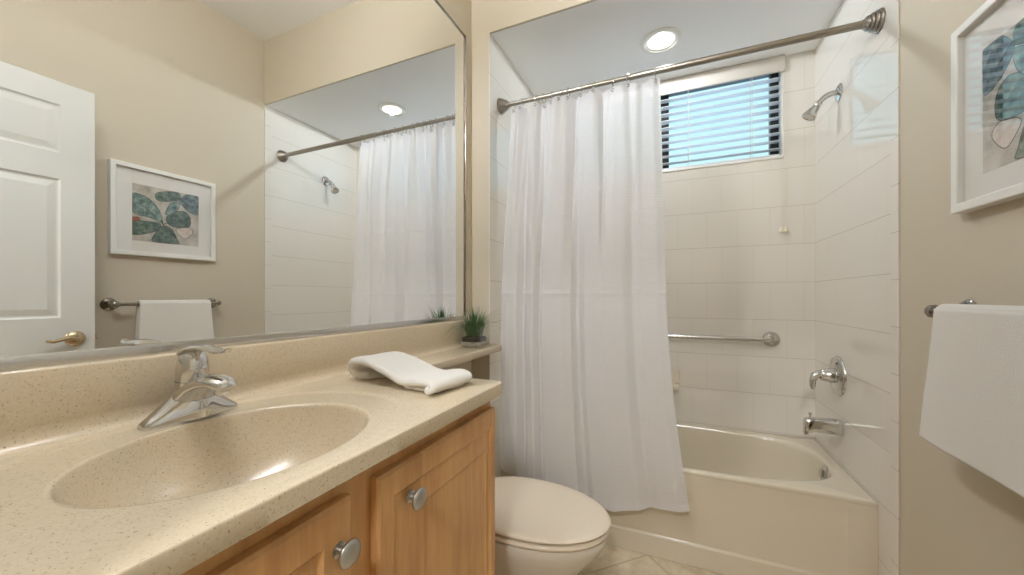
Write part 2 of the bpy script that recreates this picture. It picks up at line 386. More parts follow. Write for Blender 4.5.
def knob(px, py, pz, parent):
    k = build('knob', MB().lathe([(.011, 0), (.011, .003), (.0055, .005), (.0055, .014), (.009, .0165), (.0175, .019), (.0192, .022), (.0180, .0245), (.012, .027), (.005, .0282), (.0005, .0285)], align((px, py, pz), (1, 0, 0)), 32), M_nickel, parent, sharp=60)
    k['label'] = 'satin nickel mushroom knob'; return k
DX = FX+.001
d1 = build('door', panel_slab(DX, DX+.019, .467, .899, .125, .851, [(.503, .872, .170, .806, [(.006, .005), (.010, .005), ((.085, .028, .055, .052), .001), ((.088, .030, .058, .055), .0035)])], .005), M_wood, van, sharp=25)
knob(DX+.0185, .545, .785, d1)
d2 = build('door', panel_slab(DX, DX+.019, -.030, .414, .125, .851, [(.020, .364, .175, .801, [(.006, .006), (.012, .006), (.045, .001), (.048, .0035)])], .005), M_wood, van, sharp=25)
knob(DX+.0185, .389, .785, d2)

# ------------------------------------------------------------ countertop with moulded basin
def dense_outline(pts):
    out = []
    for i, a in enumerate(pts):
        b = pts[(i+1) % len(pts)]; out.append((a, b))
    return out
def ray_hit(cx, cy, t, segs):
    dx, dy = math.cos(t), math.sin(t); best = None
    for (ax, ay), (bx_, by) in segs:
        ex, ey = bx_-ax, by-ay; den = dx*ey-dy*ex
        if abs(den) < 1e-12: continue
        s_ = ((ax-cx)*ey-(ay-cy)*ex)/den; u = ((ax-cx)*dy-(ay-cy)*dx)/den
        if s_ > 0 and -1e-9 <= u <= 1+1e-9 and (best is None or s_ < best): best = s_
    return (cx+best*dx, cy+best*dy)
def rounded(pts):   # pts: (x,y,r)
    out = []; n = len(pts)
    for i, (x, y, r) in enumerate(pts):
        if r == 0: out.append((x, y)); continue
        p = Vector((x, y)); a = Vector(pts[i-1][:2]); b = Vector(pts[(i+1) % n][:2])
        da = (a-p).normalized(); db = (b-p).normalized(); c = p+r*(da+db)
        for k in range(9):
            t = k/8*PI/2; q = c-da*r*math.sin(t)-db*r*math.cos(t); out.append((q.x, q.y))
    return out
ct = thing('sink_countertop', 'beige speckled solid surface countertop with moulded oval sink on the vanity', 'countertop', (.25, .43, .8885))
outl = rounded([(.003, YF+.002, 0), (CF, YF+.002, .0), (CF, .916, .022), (.003, .916, 0)])
segs = dense_outline(outl)
bcx, bcy, ba, bb = .2812, .3854, .1685, .206
angs = sorted([2*PI*k/160 for k in range(160)] + [math.atan2(y-bcy, x-bcx) % (2*PI) for x, y in outl])
def ell_r(cx, cy, a, b, n, t):   # point at polar angle t from (bcx,bcy) on the superellipse
    lo, hi = 0, 2.0
    for _ in range(50):
        mid = (lo+hi)/2; x, y = bcx+mid*math.cos(t), bcy+mid*math.sin(t)
        if abs((x-cx)/a)**n+abs((y-cy)/b)**n > 1: hi = mid
        else: lo = mid
    return lo
rings = []
for sc_, dz in [(.10, -.139), (.25, -.136), (.45, -.128), (.62, -.113), (.76, -.090), (.87, -.060), (.94, -.032), (.975, -.014), (.99, -.007), (1.0, -.0045), (1.02, -.0036)]:
    rings.append([(bcx+sc_*ell_r(bcx, bcy, ba, bb, 2, t)*math.cos(t), bcy+sc_*ell_r(bcx, bcy, ba, bb, 2, t)*math.sin(t), ZT+dz) for t in angs])
basin_rings = rings[:11]
top = [basin_rings[-1]]
def fr_edge(t): return ray_hit(bcx, bcy, t, segs)
for k_, dz in [(-.012, -.0035), (-.004, -.0033), (0.0, -.0022), (.004, -.0008), (.010, 0)]:
    r = []
    for t in angs:
        e = fr_edge(t); re = math.hypot(e[0]-bcx, e[1]-bcy)
        rr = min(ell_r(.262, .388, .222, .284, 2.3, t)+k_, re-.012+k_*.2)
        g_ = 1-min(1, max(0, (math.cos(t)-(.25 if math.sin(t) > 0 else -.55))/.4)); r.append((bcx+rr*math.cos(t), bcy+rr*math.sin(t), ZT+dz*g_-.0003*(1-g_)))
    top.append(r)
for ins, dz in [(.004, 0), (.0018, -.0005), (.0005, -.0018), (0, -.004), (0, -.0295), (.002, -.031)]:
    r = []
    for t in angs:
        e = fr_edge(t); dx, dy = e[0]-bcx, e[1]-bcy; l = math.hypot(dx, dy); r.append((bcx+dx*(l-ins)/l, bcy+dy*(l-ins)/l, ZT+dz))
    top.append(r)
mb = MB().loft(top, False, False)
build('counter_slab', mb, M_counter, ct, sharp=50)
build('basin', MB().loft(basin_rings, True, False), M_counter, ct, sharp=60)
build('drain', MB().lathe([(.024, 0), (.024, .003), (.018, .004), (.016, .001), (.001, .001)], Matrix.Translation((bcx, bcy, ZT-.1395))), M_chrome, ct)
# backsplash with cove, runs to the return wall
prof = [(.001, ZT-.006), (.045, ZT-.0028), (.034, ZT+.0005), (.026, ZT+.006), (.0215, ZT+.014), (.0205, ZT+.03), (.0205, 1.031), (.0185, 1.0345), (.015, 1.0358), (.001, 1.0358)]
build('backsplash', MB().prism(prof, 'y', YF+.003, A-.001), M_counter, ct, sharp=50)
o2 = rounded([(.002, .9165, 0), (.20, .9165, 0), (.170, .95, .0), (.168, A-.004, .0), (.155, A-.0008, 0), (.002, A-.0008, 0)])
o2 = [(.002, .9165)] + [(.30-.13*math.sin(k/10*PI/2), .9165+.06*(1-math.cos(k/10*PI/2))) for k in range(11)] + [(.168, A-.012), (.165, A-.004), (.158, A-.001), (.002, A-.001)]
def inset(pts, d):
    cx = sum(p[0] for p in pts)/len(pts); out = []
    for x, y in pts: out.append((x-d if x > .05 else x, y-(d if y > A-.01 else 0)))
    return out
build('shelf_extension', MB().loft([[(x, y, ZT-.030) for x, y in inset(o2, .002)], [(x, y, ZT-.028) for x, y in o2], [(x, y, ZT-.006) for x, y in o2], [(x, y, ZT-.002) for x, y in inset(o2, .0015)], [(x, y, ZT) for x, y in inset(o2, .006)]]), M_counter, ct, sharp=50)

# ------------------------------------------------------------ faucet
FY, ZB = .410, ZT-.0035
fa = thing('sink_faucet', 'single lever polished chrome faucet behind the oval sink', 'faucet', (.085, FY, ZB))
mb = MB(); rings = []
for k in range(-16, 17):
    t = k/16; y = FY+.077*t; a = abs(t)
    h = .010+.016*(1-a)**.6 + .060*max(0, (1-a/.52))**1.5*(1 if a < .52 else 0)
    am = math.sqrt(a*a+.012)-.11*(1-a)*.7; h = .006+.070*(max(0, 1-am))**1.15
    hw = .014+.013*(1-a**2.2)+.009*math.exp(-(a/.33)**2)
    if a == 1: h, hw = .005, .008
    cx = .072+.002*a
    ring = [(cx+hw, y, ZB+.0002)]
    for j in range(25):
        th = PI*j/24; ring.append((cx+hw*math.copysign(abs(math.cos(th)), math.cos(th)), y, ZB+.0045+h*abs(math.sin(th))))
    ring.append((cx-hw, y, ZB+.0002))
    rings.append(ring)
mb.loft(rings)
build('body', mb, M_chrome, fa, sharp=180)
sp = MB(); path = [(.062, FY, ZB+.022), (.084, FY, ZB+.045), (.108, FY, ZB+.064), (.135, FY, ZB+.0735), (.158, FY, ZB+.0755), (.174, FY, ZB+.0725), (.183, FY, ZB+.068), (.186, FY, ZB+.063)]
sp.tube(path, [.036, .0345, .0305, .0265, .0240, .0215, .017, .010], 28, flat=.58)
build('spout', sp, M_chrome, fa, sharp=180)
build('aerator', MB().lathe([(.0115, 0), (.0115, -.012), (.0095, -.013), (.008, -.011), (.001, -.011)], Matrix.Translation((.170, FY, ZB+.067))), M_chrome, fa)
hd = MB()
hd.lathe([(.0245, -.014), (.0250, 0), (.0256, .012), (.0252, .026), (.0235, .038), (.0195, .048), (.013, .055), (.005, .0585), (.0005, .059)], align((.074, FY, ZB+.074), (.10, 0, 1)), 32)
hn = build('handle', hd, M_chrome, fa, sharp=60)
lv = MB(); lv.tube([(.064, FY, ZB+.124), (.085, FY, ZB+.134), (.110, FY, ZB+.137), (.135, FY, ZB+.135), (.160, FY, ZB+.132), (.178, FY, ZB+.134), (.186, FY, ZB+.138)], [.021, .020, .017, .0145, .013, .011, .006], 18, flat=.34)
build('lever', lv, M_chrome, hn, sharp=60)
build('collar_line', MB().lathe([(.0254, 0), (.0254, .0007), (.0240, .0007)], align((.074, FY, ZB+.0725), (.10, 0, 1))), M_dark_gap, fa)

# ------------------------------------------------------------ folded towel on the counter
def towel_strip(center, width_a, width_b, thick, n=14, amp=.0015, seed=0):
    """closed strip: centre line [(x,z)], y-range lerped; returns MB of a soft padded slab"""
    mb = MB(); N = len(center); rings = []
    for i in range(N):
        x, z = center[i]; a = center[max(0, i-1)]; b = center[min(N-1, i+1)]
        tx, tz = b[0]-a[0], b[1]-a[1]; l = math.hypot(tx, tz); nx, nz = -tz/l, tx/l
        th = thick[i]/2
        ring = []; s = i/(N-1); ya, yb = width_a(s), width_b(s); m = 14
        def pt(u, side):
            y = ya+(yb-ya)*u; e = min(u, 1-u)*abs(yb-ya); rr = min(1, e/.010); hgt = th*math.sqrt(max(0, 1-(1-rr)**2))
            q = noise.noise(Vector((x*22+seed, y*22, z*22)))*amp*2
            sk = .30*(y-ya)*0
            return (x+nx*(hgt*side+q)+xsk(s, u), y, z+nz*(hgt*side+q))
        us = [0, .02, .05, .10, .2, .3, .4, .5, .6, .7, .8, .9, .95, .98, 1]
        for u in us: ring.append(pt(u, 1))
        for u in us[::-1][1:-1]: ring.append(pt(u, -1))
        rings.append(ring)
    mb.loft(rings); return mb
def xsk(s, u): return .004+.026*u*(1-.3*s)
def spline(pts, n):
    out = []; P = [Vector(p) for p in pts]
    for i in range(len(P)-1):
        p0, p1, p2, p3 = P[max(0, i-1)], P[i], P[i+1], P[min(len(P)-1, i+2)]
        for k in range(n):
            t = k/n; out.append(.5*((2*p1)+(-p0+p2)*t+(2*p0-5*p1+4*p2-p3)*t*t+(-p0+3*p1-3*p2+p3)*t**3))
    out.append(P[-1]); return out
ft = thing('hand_towel', 'folded white terry hand towel lying on the counter right of the sink', 'towel', (.28, .76, ZT))
cl = [(p.x, p.y) for p in spline([(.160, ZT+.0115), (.145, ZT+.0125), (.122, ZT+.016), (.108, ZT+.034), (.120, ZT+.052), (.150, ZT+.057), (.205, ZT+.051), (.265, ZT+.033), (.315, ZT+.021), (.360, ZT+.0235), (.395, ZT+.0265), (.412, ZT+.0235), (.414, ZT+.018), (.406, ZT+.0160)], 5)]
n_ = len(cl)
mb = towel_strip(cl, lambda s: .768-.080*s, lambda s: .905-.062*s, [.019]*n_, amp=.0022)
build('top_fold', mb, M_towel, ft, sharp=80)
cl = [(p.x, p.y) for p in spline([(.315, ZT+.0080), (.35, ZT+.0080), (.38, ZT+.0080), (.400, ZT+.0080), (.408, ZT+.0080)], 6)]
n_ = len(cl)
build('lower_fold', towel_strip(cl, lambda s: .728, lambda s: .832, [.006]+[.0135]*(n_-3)+[.012, .006], amp=.0010, seed=4), M_towel, ft, sharp=80)

# ------------------------------------------------------------ potted grass
PX, PY = .090, 1.485
pg = thing('potted_grass', 'small green grass plant in a square clear glass pot on the shelf', 'plant', (PX, PY, ZT))
def sq(h, z, r=.012, n=5):
    pts = rounded([(PX-h, PY-h, r), (PX+h, PY-h, r), (PX+h, PY+h, r), (PX-h, PY+h, r)]); return [(x, y, z) for x, y in pts]
build('pot', MB().loft([sq(.040, ZT+.006), sq(.046, ZT+.010), sq(.047, ZT+.100), sq(.050, ZT+.100), sq(.050, ZT+.006), sq(.046, ZT+.0008)], True, True), M_pot_glass, pg, sharp=50)
build('soil', MB().loft([sq(.0440, ZT+.026), sq(.0440, ZT+.044), sq(.030, ZT+.050), sq(.013, ZT+.052, .006)]), M_soil, pg, sharp=50)
pb = MB()
for i in range(320):
    s_ = random.uniform(.0030, .0048); e = .0455-s_
    bm = bmesh.new(); bmesh.ops.create_icosphere(bm, subdivisions=1, radius=s_)
    side = i % 4; u = random.uniform(-e, e); dpt = e-random.uniform(0, .006)
    x, y = [(u, -dpt), (dpt, u), (u, dpt), (-dpt, u)][side]
    pb.frombm(bm, Matrix.Translation((PX+x, PY+y, ZT+random.uniform(.012, .027))) @ Matrix.Diagonal((1.2, 1, .8, 1)))
peb = build('pebbles', pb, M_pebble, pg); peb['kind'] = 'stuff'
gb = MB()
for i in range(210):
    r0 = .036*math.sqrt(random.random()); a0 = random.uniform(0, 2*PI); x, y = PX+r0*math.cos(a0), PY+r0*math.sin(a0)
    L = random.uniform(.08, .165); lean = random.uniform(.05, .95)*(.45+r0/.036); a = a0+random.uniform(-.7, .7); wd = random.uniform(.0012, .0022)
    dx, dy = math.cos(a), math.sin(a); nx, ny = -dy, dx; P = []
    for k in range(7):
        t = k/6; ang = lean*(t*1.25); px = x+dx*L*t*math.sin(ang); py = y+dy*L*t*math.sin(ang); pz = ZT+.046+L*t*math.cos(ang)
        px = max(px, .012); wk = wd*(1-t**2.2)+.0001
        P.append([(px-nx*wk, py-ny*wk, pz), (px+dx*wk*.5, py+dy*wk*.5, pz+.0002), (px+nx*wk, py+ny*wk, pz)])
    gb.m = 0 if random.random() < .7 else 1; gb.grid(P)
g = build('grass', gb, None, pg, mats=[M_grass, M_grass2])

# ------------------------------------------------------------ toilet
TY = 1.240
to = thing('toilet', 'biscuit coloured toilet with closed lid between vanity and bathtub', 'toilet', (.38, TY, 0))
def egg(x0, x1, hw, z, n=56, sq_=2.0):
    z = z*.957
    pts = []; cx = x0+(x1-x0)*.46
    for j in range(n):
        t = 2*PI*j/n; c, s = math.cos(t), math.sin(t)
        ax = (x1-cx) if c > 0 else (cx-x0); e = 2.0 if c > 0 else 2.6
        pts.append((cx+ax*math.copysign(abs(c)**(2/e), c), TY+hw*math.copysign(abs(s)**(2/e), s), z))
    return pts
rings = [egg(.20, .57, .105, .001), egg(.20, .575, .108, .02), egg(.20, .570, .100, .07), egg(.20, .575, .102, .14), egg(.19, .61, .120, .21), egg(.18, .665, .150, .275), egg(.175, .705, .172, .325), egg(.17, .722, .181, .355), egg(.17, .727, .183, .372), egg(.172, .725, .182, .384), egg(.18, .717, .175, .388)]
build('bowl', MB().loft(rings), M_bowl, to, sharp=60)
build('seat', MB().loft([egg(.225, .722, .176, .389), egg(.218, .731, .184, .3915), egg(.216, .734, .187, .398), egg(.218, .731, .184, .405), egg(.225, .722, .176, .4075)]), M_lid, to, sharp=60)
build('lid', MB().loft([egg(.222, .722, .174, .4125), egg(.216, .731, .183, .414), egg(.214, .735, .1865, .4195), egg(.216, .731, .184, .4255), egg(.224, .720, .175, .429), egg(.25, .68, .15, .4305), egg(.33, .58, .09, .4312)]), M_lid, to, sharp=60)
build('seat_gap_shade', MB().loft([egg(.232, .715, .170, .4070), egg(.232, .715, .170, .4130)]), M_dark_gap, to)  # dark slab painting the shade in the gap under the lid
for s_ in (-1, 1): build('hinge', bx(.205, .240, TY+s_*.075-.018, TY+s_*.075+.018, .371, .407, bev=.006), M_lid, to)
tk = MB(); tk.loft([[(x, y, z) for x, y in rounded([(.03+i, TY-.20+i, .03), (.195-i, TY-.20+i, .03), (.195-i, TY+.20-i, .03), (.03+i, TY+.20-i, .03)])] for z, i in [(.345, .02), (.36, .01), (.385, .006), (.72, 0), (.725, 0)]])
tank = build('tank', tk, M_biscuit, to, sharp=50)
build('tank_lid', bx(.022, .205, TY-.21, TY+.21, .726, .760, bev=.010, seg=3), M_biscuit, to)
build('tank_neck', bx(.035, .23, TY-.12, TY+.12, .25, .356, bev=.02, seg=3), M_biscuit, to)
lvr = MB(); lvr.lathe([(.012, 0), (.012, .012), (.008, .014)], align((.1955, TY-.14, .66), (1, 0, 0))); lvr.tube([(.207, TY-.14, .66), (.212, TY-.12, .658), (.212, TY-.07, .650)], [.006, .006, .007], flat=.7)
build('flush_lever', lvr, M_chrome, tank)

# ------------------------------------------------------------ bathtub
TX0, TX1, TF, TB, RZ = XA+.0005, W-.0044, 1.7523, D-.001, .4077
tub = thing('bathtub', 'bone coloured alcove bathtub with plain apron behind the shower curtain', 'bathtub', ((TX0+TX1)/2, 2.08, 0))
tcx, tcy = .86, 2.09
tsegs = dense_outline(rounded([(TX0, TF, .006), (TX1, TF, .006), (TX1, TB, 0), (TX0, TB, 0)]))
tang = sorted([2*PI*k/220 for k in range(220)] + [math.atan2(y-tcy, x-tcx) % (2*PI) for x, y in [s[0] for s in tsegs]])
def sup_r(a, b, n, t):
    c, s = abs(math.cos(t)), abs(math.sin(t)); return ((c/a)**n+(s/b)**n)**(-1/n)
rings = []
for a, b, n, z, sx in [(.20, .12, 2.2, .075, .02), (.45, .19, 2.6, .078, .02), (.555, .225, 2.8, .095, .02), (.605, .250, 2.9, .16, .015), (.64, .272, 3.0, .26, .010), (.665, .288, 3.0, .345, .005), (.676, .295, 3.0, .385, .002), (.682, .300, 3.0, .398, 0), (.690, .306, 3.0, .4055, 0), (.700, .314, 3.0, RZ, 0)]:
    rings.append([(tcx+sx+sup_r(a, b, n, t)*math.cos(t), tcy+sup_r(a, b, n, t)*math.sin(t), z) for t in tang])
for ins, dz in [(.010, 0), (.004, -.002), (.001, -.006), (0, -.010), (0, -.017), (.004, -.021)]:
    r = []
    for t in tang:
        e = ray_hit(tcx, tcy, t, tsegs); dx, dy = e[0]-tcx, e[1]-tcy; l = math.hypot(dx, dy); r.append((tcx+dx*(l-ins)/l, tcy+dy*(l-ins)/l, RZ+dz))
    rings.append(r)
build('tub_shell', MB().loft(rings, True, False), M_tub, tub, sharp=60)
# apron: built facing +x, turned to face -y
def ap(mb):
    for v in mb.v: v.x, v.y = v.y, -v.x      # +x -> -y
    return mb
apr = ap(panel_slab(-(TF+.06), -(TF+.0015), TX0, TX1, .001, RZ-.017, [(.20, 1.515, .088, RZ-.040, [((.02, .010, .006, .05), .005), ((.05, .040, .010, .12), .007)])], .001))
build('apron', apr, M_tub, tub, sharp=25)
ov = MB().lathe([(.039, -.012), (.039, .004), (.033, .009), (.012, .011), (.0005, .011)], align((1.536, 2.055, .362), (-1, 0, .16)))
ovo = build('overflow_plate', ov, M_chrome, tub)
build('trip_lever', MB().box(1.514, 1.530, 2.051, 2.059, .352, .384, bev=.002), M_chrome, ovo)

# ------------------------------------------------------------ tub and shower fittings on the right tiled wall
SX, SY = W-.004, 2.09
s1 = thing('tub_spout', 'chrome tub spout with diverter on the right tiled wall', 'tub spout', (SX, 2.078, .572))
mb = MB(); rings = []
for x, hw, za, zb in [(0, .028, .537, .607), (-.004, .029, .536, .608), (-.02, .028, .540, .607), (-.06, .026, .540, .605), (-.10, .024, .538, .603), (-.122, .0225, .528, .601), (-.130, .021, .522, .598), (-.134, .016, .524, .590)]:
    zc_, hh = (za+zb)/2, (zb-za)/2
    rings.append([(SX+x, *superell(2.078, zc_, hw, hh, 3.2, 2*PI*j/28)) for j in range(28)])
mb.loft(rings); build('body', mb, M_chrome, s1, sharp=60)
build('diverter_knob', MB().lathe([(.0035, 0), (.0035, .014), (.007, .016), (.007, .022), (.002, .024)], Matrix.Translation((SX-.112, 2.078, .600))), M_chrome, s1)
s2 = thing('shower_valve', 'round chrome shower valve with lever handle above the tub spout', 'shower valve', (SX, 2.108, .793))
build('plate', MB().lathe([(.088, 0), (.088, .004), (.083, .010), (.078, .0115), (.073, .009), (.066, .009), (.058, .014), (.040, .017), (.034, .017)], align((SX, 2.108, .793), (-1, 0, 0)), 44), M_chrome, s2)
hb = build('handle', MB().lathe([(.033, .012), (.033, .030), (.029, .040), (.028, .060), (.022, .070), (.010, .074), (.0005, .075)], align((SX, 2.108, .793), (-1, 0, 0)), 32), M_chrome, s2, sharp=60)
build('lever', MB().tube([(SX-.045, 2.108, .797), (SX-.068, 2.106, .798), (SX-.088, 2.103, .788), (SX-.096, 2.100, .765), (SX-.097, 2.098, .742), (SX-.095, 2.097, .728)], [.018, .020, .018, .014, .012, .008], 16, flat=.9), M_chrome, hb, sharp=70)
s3 = thing('showerhead', 'small chrome shower head on a bent arm high on the tiled wall', 'shower head', (SX, SY+.01, 2.056))
build('flange', MB().lathe([(.037, 0), (.037, .003), (.030, .008), (.014, .012), (.011, .012)], align((SX, SY+.01, 2.056), (-1, 0, 0))), M_chrome, s3)
build('arm', MB().tube([tuple(p) for p in spline([(SX-.005, SY+.01, 2.056), (SX-.028, SY+.01, 2.056), (SX-.054, SY+.008, 2.044), (SX-.074, SY+.006, 2.022), (SX-.080, SY+.005, 2.014)], 5)], .0115, 16), M_steel, s3)
build('head', MB().lathe([(.0125, -.012), (.0155, -.008), (.0155, .004), (.0135, .008), (.017, .018), (.0255, .046), (.0290, .054), (.0290, .060), (.025, .062), (.022, .059), (.0005, .058)], align((SX-.080, SY+.005, 2.014), (-.55, -.06, -.83)), 32), M_steel, s3)

# ------------------------------------------------------------ grab bar and soap dish on the back wall
gbar = thing('grab_bar', 'horizontal brushed steel grab bar on the tiled wall below the window', 'grab bar', (.95, D, .917))
gz = .917; path = [(1.405, D-.004, gz)] + [(1.405-.055*(1-math.cos(t)), D-.008-.047*math.sin(t), gz) for t in [k/10*PI/2 for k in range(11)]] + [(.9, D-.055, gz)] + [(.455+.055*(1-math.sin(t)), D-.008-.047*math.cos(t), gz) for t in [k/10*PI/2 for k in range(11)]] + [(.455, D-.004, gz)]
build('rail', MB().tube(path, .0125, 18), M_steel, gbar)
for x in (1.405, .455): build('flange', MB().lathe([(.040, 0), (.040, .006), (.036, .012), (.028, .013), (.026, .019), (.018, .021)], align((x, D, gz), (0, -1, 0)), 36), M_steel, gbar)
sd = thing('soap_dish', 'bone ceramic soap dish on the tiled wall at the curtain edge', 'soap dish', (.875, D, .655))
mb = MB(); mb.box(.80, .952, D-.014, D, .600, .715, bev=.006, seg=3)
build('back_plate', mb, M_dish, sd)
mb = MB(); mb.box(.81, .942, D-.075, D-.010, .610, .622, bev=.004, seg=2); mb.box(.81, .942, D-.082, D-.072, .610, .640, bev=.004, seg=2); mb.box(.805, .815, D-.080, D-.010, .610, .640, bev=.004, seg=2); mb.box(.937, .947, D-.080, D-.010, .610, .640, bev=.004, seg=2)
build('tray', mb, M_dish, sd)

# ------------------------------------------------------------ window blind
bl = thing('window_blind', 'white horizontal slat blind with grey valance in the alcove window', 'blind', (.87, D+.03, 2.43))
build('valance', MB().box(WX0-.012, WX1+.004, D-.020, D-.008, 2.352, 2.437, bev=.002).box(WX0-.004, WX1-.003, D-.008, D+.03, 2.385, 2.437), M_valance, bl)
sl = MB(); bc = D+.036
zs = [1.912+.0425*k for k in range(0, 11)]
for z in zs[1:]:
    pr = []; tlt = .06
    for k in range(9):
        u = -1+k/4; yy = bc+.0245*u; zz = z+.0245*u*tlt+.003*(1-u*u); pr.append((yy, zz))
    loop = [(y, z_+.0014) for y, z_ in pr]+[(y, z_-.0014) for y, z_ in pr[::-1]]
    sl.loft([[(WX0+.010, y, zz) for y, zz in loop], [(WX1-.012, y, zz) for y, zz in loop]])
slo = build('slats', sl, M_slat, bl, sharp=60)
build('bottom_rail', MB().box(WX0+.010, WX1-.012, bc-.024, bc+.024, 1.908, 1.922, bev=.003), M_slat, bl)
for x in (.40, .70, 1.00, 1.32):
    for y in (bc-.027, bc+.027): build('ladder_cord', MB().tube([(x, y, 1.915), (x, y, 2.39)], .0014, 6), M_cord, bl)
cdm = MB(); cdm.tube([(1.445, D-.022, 2.36), (1.450, D-.022, 2.0), (1.452, D-.020, 1.52)], .0011, 6); cdm.tube([(1.452, D-.022, 2.36), (1.458, D-.022, 2.0), (1.466, D-.020, 1.52)], .0011, 6)
cd = build('pull_cord', cdm, M_cord, bl)
for x in (1.449, 1.469): build('tassel', MB().lathe([(.003, .030), (.005, .024), (.011, .004), (.011, .001), (.002, 0)], Matrix.Translation((x, D-.019, 1.492)), 16), M_cord, cd)

# ------------------------------------------------------------ shower rod, rings and curtain
RY, RZZ = 1.742, 2.132
rod = thing('shower_rod', 'brushed steel shower curtain rod across the bathtub alcove', 'curtain rod', (.85, RY, RZZ))
build('tube', MB().tube([(XA+.012, RY, RZZ), (.75, RY, RZZ)], .0105, 18), M_rod, rod)
build('outer_tube', MB().tube([(.74, RY, RZZ), (.745, RY, RZZ), (W-.02, RY, RZZ)], [.0108, .0135, .0135], 18), M_rod, rod)
def flange(x, d):
    prof = [(.038, 0), (.040, .004), (.036, .009), (.034, .010), (.036, .014), (.031, .020), (.029, .021), (.031, .025), (.026, .031), (.024, .032), (.026, .036), (.021, .042), (.0155, .046), (.0155, .052)]
    return build('flange', MB().lathe(prof, align((x, RY, RZZ), (d, 0, 0)), 36), M_rod, rod, sharp=30)
flange(XA, 1); flange(W-.004, -1)
ringx = [.180, .222, .300, .336, .380, .420, .460, .525, .585, .668, .735, .850]
ords = ['first', 'second', 'third', 'fourth', 'fifth', 'sixth', 'seventh', 'eighth', 'ninth', 'tenth', 'eleventh', 'twelfth']
rm = MB(); rm.tube([(0, .0195*math.sin(t), -.006+.0215*math.cos(t)) for t in [2*PI*k/24 for k in range(24)]], .0016, 8, closed=True)
rm.tube([(0, .0, -.027), (0, .001, -.034)], .0022, 8)
ring0 = build('curtain_ring', rm, M_chrome)
for k, x in enumerate(ringx):
    r = ring0 if k == 0 else ring0.copy()
    if k: C.objects.link(r)
    r.location = (x, RY, RZZ); r.rotation_euler = (0, 0, random.uniform(-.35, .35))
    tag(r, 'small chrome ring on the shower rod, ' + ('nearest the left tiled wall' if k == 0 else 'last before the bare rod at right' if k == 11 else ords[k]+' from the left tiled wall'), 'curtain ring', 'chrome rings on the shower rod')
def lerp_list(L, t):
    if t <= L[0][0]: return L[0][1]
    for (a, va), (b_, vb) in zip(L, L[1:]):
        if t <= b_:
            s = (t-a)/(b_-a); s = s*s*(3-2*s); return va+(vb-va)*s
    return L[-1][1]
# fold profile across the curtain (u: 0 left .. 1 right), metres towards the room (+) or the tub (-)
FOLD = [(0, .0), (.03, .018), (.07, .030), (.115, .002), (.14, -.020), (.17, .028), (.20, .034), (.225, -.012), (.25, -.024), (.29, .018), (.34, .040), (.40, .036), (.44, -.004), (.47, -.016), (.51, .014), (.56, .034), (.62, .036), (.655, -.004), (.69, -.012), (.74, .024), (.79, .028), (.84, .020), (.90, .006), (.95, .012), (1, .004)]
FOLD_LOW = [(0, -.006), (.05, .016), (.12, .024), (.16, -.018), (.19, .022), (.22, .030), (.26, -.010), (.30, .010), (.40, .026), (.47, .016), (.52, -.020), (.56, .020), (.66, .034), (.76, .022), (.82, -.004), (.88, .010), (.95, .016), (1, .008)]
def curtain_pt(u, v):      # v 0 top .. 1 bottom
    xt = .165+(.868-.165)*u
    z0 = 2.104; z1 = .270-.062*math.sin(PI*min(1, max(0, (u-.05)/.95))**1.0)+.006*math.sin(u*17)
    pk = min(abs(xt-rx) for rx in ringx)
    z0 -= min(.012, pk*.35)
    z = z0+(z1-z0)*v
    right = .868 + .030*min(1, v/.6) + .085*max(0, (v-.55)/.45)**1.5
    left = .165-.048*min(1, v/.5)-.010*max(0, v-.5)
    x = left+(right-left)*u
    k = min(1, v/.55); k = k*k*(3-2*k)
    fo = lerp_list(FOLD, u)*(1-k)+lerp_list(FOLD_LOW, u)*k
    amp = .75+.55*min(1, v*6)-.22*k
    pl = .008*math.cos(u*2*PI*11.5+.6)*max(0, 1-v*3.5)
    yb = RY-.001-.038*min(1, v*1.6)
    n = noise.noise(Vector((x*5, z*3.2, 3)))*.007*min(1, v*3)+noise.noise(Vector((x*16, z*10, 8)))*.0022*min(1, .3+v)
    crease = .0045*math.exp(-((z-1.162)/.008)**2)+.0025*math.exp(-((z-1.52)/.009)**2)
    y = yb-(fo*amp+pl+n+crease)
    if z < .43: y = min(y, TF-.004)
    # let the narrow folds lean over sideways
    x += .020*math.sin(u*2*PI*5.2+.5)*(1-.45*k)*min(1, v*4)*math.sin(PI*min(1, max(0, u)))
    return (max(x, XA+.004), y, z)
NU, NV = 300, 280
cu = thing('shower_curtain', 'white woven fabric shower curtain hanging gathered at the left', 'shower curtain', (.5, RY-.02, .25))
build('cloth', MB().grid([[curtain_pt(i/NU, j/NV) for j in range(NV+1)] for i in range(NU+1)]), M_curtain, cu, sharp=180)
def band(v0, v1, off, seg):
    mb = MB(); P = []
    for i in range(NU+1):
        row = []
        for j in range(seg+1):
            p = curtain_pt(i/NU, v0+(v1-v0)*j/seg); row.append((p[0], p[1]-off, p[2]))
        P.append(row)
    return mb.grid(P)
build('top_hem', band(0, .020, .0015, 4), M_curtain, cu, sharp=180)
build('bottom_hem', band(.984, 1, .0015, 3), M_curtain, cu, sharp=180)
for x in ringx:
    u = (x-.165)/.703; p = curtain_pt(u, .0085)
    gm = MB().tube([(p[0]+.0065*math.cos(t), p[1]-.003, p[2]+.0065*math.sin(t)) for t in [2*PI*k/14 for k in range(14)]], .0018, 6, closed=True); build('eyelet', gm, M_chrome, cu)

